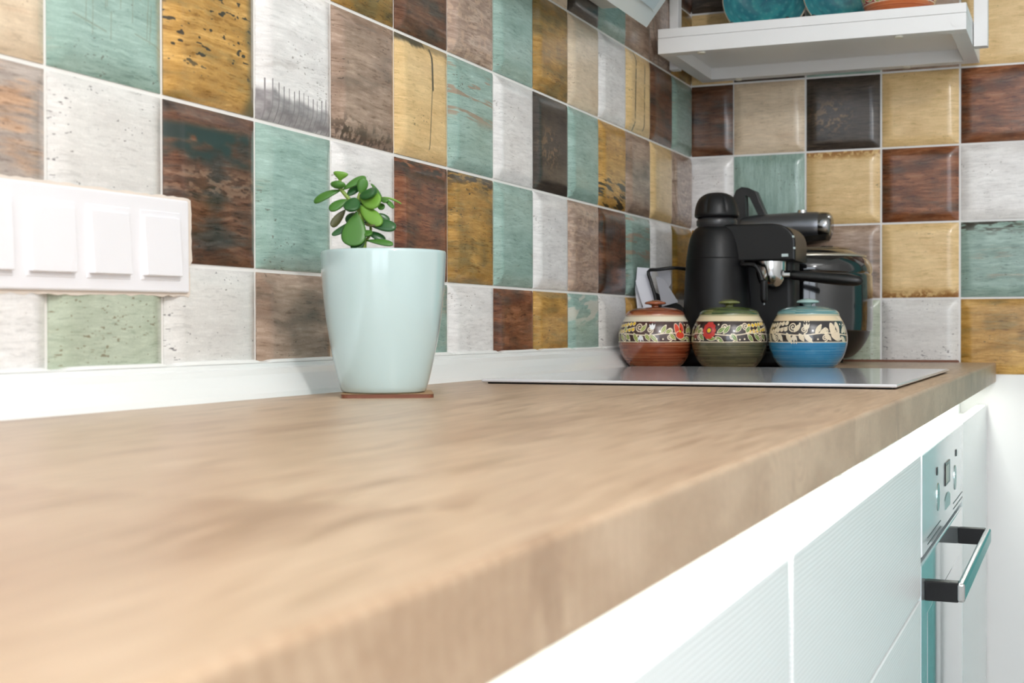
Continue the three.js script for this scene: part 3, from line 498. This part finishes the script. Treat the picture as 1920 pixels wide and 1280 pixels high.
const PAL = {
  rust: { low: [132, 60, 32], lowDark: [86, 36, 18], lowLight: [204, 150, 112], neck: [238, 226, 200], ground: [66, 32, 27], line: [240, 224, 196], leaf: [138, 152, 56], berry: [236, 192, 42], berry2: [150, 60, 50], tulip: [238, 238, 238], flower: [222, 72, 48], flowerRing: [120, 50, 60], lid: [150, 76, 42], lidDark: [106, 46, 24], lidLight: [206, 140, 92], knob: [164, 90, 54], shift: 615 },
  green: { low: [84, 82, 60], lowDark: [44, 52, 38], lowLight: [168, 156, 118], neck: [236, 218, 180], ground: [46, 30, 26], line: [240, 224, 196], leaf: [98, 136, 50], berry: [238, 196, 40], berry2: [150, 60, 60], tulip: [238, 238, 240], flower: [200, 52, 46], flowerRing: [96, 44, 56], lid: [78, 96, 44], lidDark: [50, 68, 34], lidLight: [170, 160, 112], knob: [118, 122, 70], shift: 240, daisy: true },
  blue: { low: [30, 124, 174], lowDark: [24, 98, 146], lowLight: [128, 186, 206], neck: [238, 214, 176], ground: [40, 36, 40], line: cream, leaf: [222, 208, 178], berry: [230, 212, 180], berry2: [220, 204, 176], tulip: [226, 214, 190], flower: [232, 214, 184], flowerRing: [220, 204, 176], lid: [112, 156, 156], lidDark: [70, 116, 122], lidLight: [196, 196, 172], knob: [168, 200, 196], shift: 515 },
};
makeJar('ceramic_jar', 'round rust brown glazed jar with floral band beside the white strip', [-0.56, C, 0.0895], -2.15, 1.0, PAL.rust, 501, 'round lidded jars with floral bands');
makeJar('ceramic_jar', 'round green glazed jar with floral band and red daisy, between two jars', [-0.558, C, 0.2195], -1.95, 1.0, PAL.green, 611, 'round lidded jars with floral bands');
makeJar('ceramic_jar', 'round bright blue glazed jar with cream floral band', [-0.56, C, 0.3525], -1.8, 1.0, PAL.blue, 701, 'round lidded jars with floral bands');

// ---------------------------------------------------------------- espresso maker
{
  const e = thing('espresso_maker', 'black steam espresso maker with bell shaped tank and chrome filter holder', 'coffee maker', [-0.42, C, 0.163]);
  part(e, 'base', box(-0.07, 0.085, 0, 0.03, -0.06, 0.155, 0.01), blackPlastic);
  part(e, 'drip_tray', box(-0.068, 0.0, 0.03, 0.04, 0.062, 0.15, 0.003), blackGloss);
  const tank = part(e, 'tank', lathe([...smooth([[0.0600, 0.03], [0.0598, 0.092], [0.0575, 0.15], [0.0548, 0.1915]], 16), [0.0538, 0.192], [0.0538, 0.1928], [0.0546, 0.1935], ...smooth([[0.0545, 0.194], [0.050, 0.222], [0.0440, 0.240], [0.0375, 0.2485], [0.0345, 0.25]], 16), [0.001, 0.25]], 64), blackPlastic);
  part(tank, 'collar', lathe([[0.0345, 0.249], [0.0345, 0.252], [0.0365, 0.2535], [0.0365, 0.262], [0.0345, 0.263], [0.0345, 0.268], [0.001, 0.268]], 48), mat([44, 44, 46], 0.3));
  // cap: dome with finger grooves
  const cap = lathe([...smooth([[0.0375, 0.2675], [0.0398, 0.2695], [0.0396, 0.276], [0.0372, 0.290], [0.031, 0.3025], [0.020, 0.3100], [0.010, 0.3122], [0.0002, 0.3125]], 22)], 96);
  { const p = cap.attributes.position; for (let i = 0; i < p.count; i++) { const a = Math.atan2(p.getX(i), p.getZ(i)), y = p.getY(i), k = 1 - 0.07 * Math.pow(Math.max(0, Math.cos(a * 7)), 14) * step(0.272, 0.282, y) * step(0.3115, 0.305, y); p.setX(i, p.getX(i) * k); p.setZ(i, p.getZ(i) * k); } cap.computeVertexNormals(); }
  part(e, 'cap', cap, mat([20, 20, 22], 0.38, { specularIntensity: 0.7 }));
  part(e, 'column', box(0.02, 0.085, 0.03, 0.2, 0.02, 0.135, 0.012), blackPlastic);
  // brewing head, rounded at its free end
  const hs = new THREE.Shape(); hs.moveTo(-0.02, 0.186); hs.lineTo(0.147, 0.186); hs.lineTo(0.147, 0.216); hs.bezierCurveTo(0.147, 0.24, 0.128, 0.2525, 0.098, 0.2525); hs.lineTo(0.02, 0.2525); hs.lineTo(-0.02, 0.246); hs.closePath();
  const head = part(e, 'brewing_head', new THREE.ExtrudeGeometry(hs, { depth: 0.102, bevelEnabled: true, bevelSize: 0.004, bevelThickness: 0.004, bevelOffset: -0.004, bevelSegments: 3, curveSegments: 20 }).rotateY(-Math.PI / 2).translate(0.078, 0, 0), mat([13, 13, 14], 0.32, { specularIntensity: 0.7 }));
  part(head, 'indicator', join(box(-0.036, -0.031, 0.193, 0.198, 0.124, 0.135), box(-0.036, -0.031, 0.206, 0.2095, 0.1445, 0.1475), box(-0.036, -0.031, 0.226, 0.2295, 0.1425, 0.1455)).translate(0.003, 0, 0), mat([190, 206, 206], 0.3), null, 'small pale marks');
  const pf = part(e, 'filter_holder', lathe(smooth([[0.0005, 0.137], [0.008, 0.1375], [0.017, 0.143], [0.0235, 0.155], [0.0262, 0.170], [0.0266, 0.186]], 22), 48), chrome, [-0.008, 0, 0.100]);
  part(pf, 'handle_ferrule', new THREE.CylinderGeometry(0.0075, 0.0075, 0.012, 20).rotateX(Math.PI / 2), chrome, [0, 0.162, 0.029]);
  part(pf, 'handle', lathe(smooth([[0.0002, 0], [0.0068, 0.0005], [0.0085, 0.02], [0.0102, 0.07], [0.0100, 0.105], [0.0065, 0.124], [0.0002, 0.1275]], 26), 24).rotateX(Math.PI / 2), mat([15, 15, 16], 0.3), [0, 0.162, 0.0335]).rotation.x = 0.105;
  const wand = part(e, 'steam_wand', tube([[-0.02, 0.186, 0.052], [-0.05, 0.180, 0.060], [-0.055, 0.178, 0.080], [-0.056, 0.170, 0.088], [-0.056, 0.148, 0.096]], 0.0042), blackPlastic);
  part(wand, 'nozzle', lathe([[0.001, 0.112], [0.0035, 0.112], [0.0062, 0.118], [0.0068, 0.148], [0.0055, 0.152], [0.001, 0.152]], 20), blackPlastic, [-0.056, 0, 0.098]);
  part(wand, 'nozzle_tip', new THREE.CylinderGeometry(0.002, 0.0016, 0.004, 10), steel, [-0.056, 0.1105, 0.098]);
  part(e, 'power_cord', tube([[0.02, 0.176, -0.056], [-0.01, 0.178, -0.078], [-0.02, 0.175, -0.105], [-0.02, 0.173, -0.122], [-0.022, 0.150, -0.116], [-0.022, 0.12, -0.108], [-0.022, 0.06, -0.110], [-0.022, 0.008, -0.09], [-0.018, 0.0045, -0.062]], 0.0032, 60, 8), blackPlastic);
}
// ---------------------------------------------------------------- folded packaging in the corner
{
  const f = thing('folded_packaging', 'crumpled white and grey folded packaging behind the rust jar', 'packaging', [-0.40, C, 0.05]);
  const a = mat([226, 226, 234], 0.6), b = mat([168, 168, 174], 0.6), k = mat([24, 24, 26], 0.6);
  const sheet = (pts, x, m, turn = 0) => { const g = part(f, 'panel', prism(pts, 0.0012), m, [x, 0, 0]); g.rotation.y = -Math.PI / 2 + turn; };
  // points are (towards the room, height)
  sheet([[-0.038, 0.001], [-0.034, 0.09], [-0.040, 0.14], [-0.036, 0.181], [-0.006, 0.178], [-0.012, 0.150], [-0.030, 0.135], [-0.022, 0.06], [-0.020, 0.001]], -0.022, a);
  sheet([[-0.036, 0.155], [-0.030, 0.166], [-0.013, 0.163], [-0.004, 0.130], [0.004, 0.095], [0.006, 0.06], [-0.008, 0.06]], -0.030, a, 0.12);
  sheet([[-0.004, 0.178], [0.026, 0.174], [0.027, 0.150], [0.020, 0.140], [0.004, 0.160]], -0.012, b, -0.1);
  sheet([[-0.002, 0.165], [0.014, 0.158], [0.040, 0.116], [0.028, 0.113], [0.010, 0.108]], -0.018, b, 0.08);
  sheet([[-0.034, 0.001], [-0.036, 0.15], [-0.01, 0.135], [0.036, 0.112], [0.05, 0.10], [0.05, 0.001]], 0.01, k);
}
// ---------------------------------------------------------------- pod machine with loop handle
{
  const o = thing('pod_machine', 'dark grey metal appliance head with black loop handle behind the espresso maker', 'appliance', [-0.085, C, 0.13]);
  part(o, 'stand', box(-0.035, 0.045, 0, 0.27, -0.07, 0.005, 0.012), blackPlastic);
  part(o, 'stand_base', box(-0.06, 0.06, 0, 0.022, -0.085, 0.025, 0.008), blackPlastic);
  // head: body of revolution along z, slightly drooping
  const hb = lathe(smooth([[0.0005, -0.052], [0.018, -0.050], [0.025, -0.03], [0.0275, 0.02], [0.0285, 0.08], [0.0278, 0.108], [0.0270, 0.11]], 30), 48).rotateX(Math.PI / 2);
  const head = part(o, 'head', hb, mat([128, 130, 136], 0.32, { metalness: 0.9 }), [-0.005, 0.2715, 0.05]);
  part(head, 'end_cap', lathe(smooth([[0.0270, 0.108], [0.0275, 0.118], [0.025, 0.129], [0.018, 0.134], [0.0005, 0.135]], 18), 48).rotateX(Math.PI / 2), mat([150, 150, 150], 0.16, { metalness: 1 }));
  part(head, 'cap_screw', new THREE.SphereGeometry(0.006, 16, 10), chrome, [-0.015, 0.016, 0.129]);
  part(head, 'top_button', new THREE.CylinderGeometry(0.010, 0.011, 0.006, 24), chrome, [0, 0.0295, 0.075]);
  part(head, 'drip_lip', new THREE.CylinderGeometry(0.05, 0.042, 0.012, 40).scale(0.8, 1, 1), mat([10, 10, 11], 0.3), [0, -0.0285, 0.086]).rotation.x = -0.12;
  const loop = new THREE.Shape([[-0.014, 0.262], [-0.014, 0.336], [-0.008, 0.349], [0.003, 0.355], [0.016, 0.353], [0.033, 0.345], [0.058, 0.285]].map(([a, b]) => new THREE.Vector2(a, b)));
  loop.holes.push(new THREE.Path([[0.011, 0.285], [0.0085, 0.336], [0.012, 0.341], [0.022, 0.333], [0.042, 0.290]].map(([a, b]) => new THREE.Vector2(a, b))));
  part(o, 'handle', new THREE.ExtrudeGeometry(loop, { depth: 0.024, bevelEnabled: true, bevelSize: 0.002, bevelThickness: 0.002, bevelOffset: -0.002, bevelSegments: 2 }).rotateY(-Math.PI / 2).translate(0.012, 0, 0), mat([17, 17, 18], 0.4));
}
// ---------------------------------------------------------------- multicooker
{
  const m = thing('multicooker', 'round glossy black multicooker with domed lid in front of the end wall', 'cooker', [-0.152, C, 0.276]);
  for (const [x, z] of [[-0.06, -0.04], [-0.06, 0.055], [0.05, -0.05], [0.05, 0.05]]) part(m, 'foot', new THREE.CylinderGeometry(0.012, 0.011, 0.012, 16), darkRubber, [x, 0.006, z]);
  part(m, 'base', lathe(smooth([[0.02, 0.010], [0.080, 0.011], [0.100, 0.026], [0.1145, 0.048], [0.1195, 0.062]], 16), 72), mat([22, 21, 22], 0.32));
  part(m, 'body', lathe([[0.1195, 0.062], [0.1235, 0.064], [0.1245, 0.09], [0.1245, 0.135], [0.1235, 0.168], [0.1215, 0.172]], 72), blackGloss);
  const lid = part(m, 'lid', lathe(smooth([[0.1215, 0.172], [0.1235, 0.176], [0.1215, 0.190], [0.110, 0.2055], [0.092, 0.2165], [0.084, 0.219]], 24), 72), blackGloss);
  part(lid, 'lid_ring', lathe([[0.112, 0.2045], [0.1125, 0.2075], [0.108, 0.2095], [0.107, 0.2065]], 72), mat([196, 190, 176], 0.3, { metalness: 0.7 }), null, 'pale metal ring');
  part(lid, 'top_panel', lathe(smooth([[0.086, 0.218], [0.084, 0.2215], [0.060, 0.2225], [0.030, 0.2235], [0.0003, 0.224]], 18), 64), mat([150, 138, 120], 0.22, { metalness: 0.8 }));
  part(lid, 'steam_valve', new THREE.CylinderGeometry(0.012, 0.015, 0.012, 24), blackPlastic, [0.045, 0.224, 0.03]);
  part(m, 'lid_button', box(-0.012, 0.0, 0.155, 0.172, -0.02, 0.02, 0.004), blackPlastic, [-0.118, 0, 0]);
}
// ---------------------------------------------------------------- range hood
{
  const h = thing('range_hood', 'pale white inclined range hood hanging over the hob', 'hood', [-0.61, 0, 0]);
  const face = mat([214, 226, 228], 0.22, { clearcoat: 0.5, clearcoatRoughness: 0.08 });
  part(h, 'body', prism([[0, 1.517], [-0.10, 1.513], [-0.36, 1.86], [-0.36, 1.98], [0, 1.98]], 0.599, 0.002).rotateY(Math.PI / 2).translate(-0.5995, 0, 0.0105), mat([226, 224, 216], 0.4));
  const d = V(0, 0.0438, 0.034).normalize(), n = V(0, -d.z, d.y), a = V(0, 1.478, 0.09), L = 0.5;
  const q = [a, a.clone().addScaledVector(d, L), a.clone().addScaledVector(d, L).addScaledVector(n, -0.012), a.clone().addScaledVector(n, -0.012)];
  part(h, 'front_panel', prism(q.map((p) => [-p.z, p.y]), 0.6, 0.002).rotateY(Math.PI / 2).translate(-0.6, 0, 0), face);
  part(h, 'inset_panel', prism([a.clone().addScaledVector(d, 0.03).addScaledVector(n, 0.003), a.clone().addScaledVector(d, 0.45).addScaledVector(n, 0.003), a.clone().addScaledVector(d, 0.45).addScaledVector(n, -0.001), a.clone().addScaledVector(d, 0.03).addScaledVector(n, -0.001)].map((p) => [-p.z, p.y]), 0.54, 0.001).rotateY(Math.PI / 2).translate(-0.57, 0, 0), mat([204, 222, 228], 0.08, { clearcoat: 1, clearcoatRoughness: 0.03 }));
  part(h, 'chimney', box(-0.42, -0.18, 1.978, TOP - 0.002, 0.0095, 0.26, 0.004), white);
}
// ---------------------------------------------------------------- wall shelf and the things on it
const SH = 1.5345;
{
  const s = thing('wall_shelf', 'white hanging shelf with square posts on the end wall', 'shelf');
  const x0 = -0.34, x1 = -0.0095, z0 = 0.029, z1 = 0.586;
  for (const [y, tag] of [[SH, 'board'], [1.86, 'board']]) {
    const b = part(s, 'board', box(x0, x1, y - 0.0172, y, z0, z1, 0.0012), white);
    for (const [a, c, e, g] of [[x0, x0 + 0.028, z0, z1], [x1 - 0.03, x1, z0, z1]]) part(b, 'rail', box(a, c, y - 0.047, y - 0.0176, e, g, 0.001), white);
    for (const [e, g] of [[z0, z0 + 0.028], [z1 - 0.028, z1]]) part(b, 'rail', box(x0 + 0.0285, x1 - 0.0305, y - 0.047, y - 0.0176, e, g, 0.001), white);
    part(b, 'under_panel', box(x0 + 0.028, x1 - 0.03, y - 0.0235, y - 0.0176, z0 + 0.028, z1 - 0.028), white);
    for (const [x, z] of [[x0 + 0.014, 0.11], [x0 + 0.014, 0.47], [x1 - 0.015, 0.11], [x1 - 0.015, 0.45]]) part(b, 'screw_cap', new THREE.CylinderGeometry(0.008, 0.007, 0.003, 20), mat([226, 222, 206], 0.4), [x, y - 0.0482, z]);
    part(b, 'screw_cap', new THREE.CylinderGeometry(0.0095, 0.009, 0.002, 24).rotateZ(Math.PI / 2), white, [x0 - 0.0008, y - 0.032, 0.57]);
  }
  for (const [a, b] of [[0.003, 0.0275], [0.5875, 0.612]]) part(s, 'post', box(-0.192, -0.167, 1.485, 2.2, a + (a < 0.1 ? 0.006 : 0), b, 0.001), white);
}
{
  const glaze = { clearcoat: 0.8, clearcoatRoughness: 0.06 };
  const tex = texture(256, 256, (u, v) => { const b = fbm(u * 8, v * 8, 91), a = u * 2 * Math.PI; const ring = 0.5 + 0.5 * Math.sin(46 * v), pet = Math.cos(16 * a) * Math.sin(22 * v + 1); let c = mix([46, 144, 148], [30, 112, 126], step(0.3, 0.7, b)); c = mix(c, [104, 178, 174], 0.35 * step(0.55, 0.9, pet * 0.6 + ring * 0.5)); c = mix(c, [16, 92, 116], 0.5 * step(0.34, 0.05, v)); return c; });
  const body = mat([255, 255, 255], 0.2, { map: tex, ...glaze }), rim = mat([226, 210, 186], 0.35), iron = mat([20, 20, 22], 0.4);
  [[0.190, 'turquoise patterned plate standing on the shelf near the left wall'], [0.350, 'turquoise patterned plate standing on the shelf next to the orange bowl']].forEach(([z, label], i) => {
    // a plate of revolution, leaning back on its stand
    const pl = thing('plate', label, 'plate', [-0.13, SH + 0.0905, z], 0, 'turquoise plates on the wall shelf');
    const lean = new THREE.Euler(0, 0.10, Math.PI / 2 - 0.16, 'YXZ');
    const g = lathe(smooth([[0.0003, -0.012], [0.03, -0.0115], [0.05, -0.007], [0.070, 0.003], [0.0835, 0.011]], 24), 72), r = lathe([[0.0833, 0.0108], [0.0852, 0.0098], [0.0852, 0.0070], [0.070, -0.0015], [0.05, -0.0115], [0.03, -0.0165], [0.0003, -0.017]], 72);
    part(pl, 'face', g, body).rotation.copy(lean); part(pl, 'back', r, rim).rotation.copy(lean);
    const st = thing('plate_stand', i ? 'black bent plate stand under the plate next to the orange bowl' : 'black bent plate stand under the plate near the left wall', 'stand', [-0.104, SH, z], 0, 'black plate stands on the wall shelf');
    for (const k of [-0.055, 0.055]) part(st, 'side_rail', tube([[-0.085, 0.035, k], [-0.088, 0.008, k], [-0.075, 0.004, k], [0.0, 0.004, k], [0.05, 0.006, k], [0.045, 0.05, k * 0.9], [0.035, 0.12, k * 0.6]], 0.004, 40, 8), iron);
    part(st, 'crossbar', tube([[0.0, 0.004, -0.055], [0.0, 0.004, 0], [0.0, 0.004, 0.055]], 0.0035, 8, 8), iron);
  });
  makeJar('shelf_jar', 'large orange glazed bowl with red and green band on the shelf', [-0.253, SH, 0.4615], -1.9, 1.10, { ...PAL.rust, low: [196, 100, 46], lowDark: [160, 70, 30], lowLight: [220, 150, 100], ground: [150, 44, 34], shift: 100, band: [126, 258] }, 811);
}
// ---------------------------------------------------------------- finish
scene.traverse((o) => { if (o.isMesh) { if (o.name !== 'globe') o.castShadow = true; o.receiveShadow = true; } });
renderer.render(scene, camera);
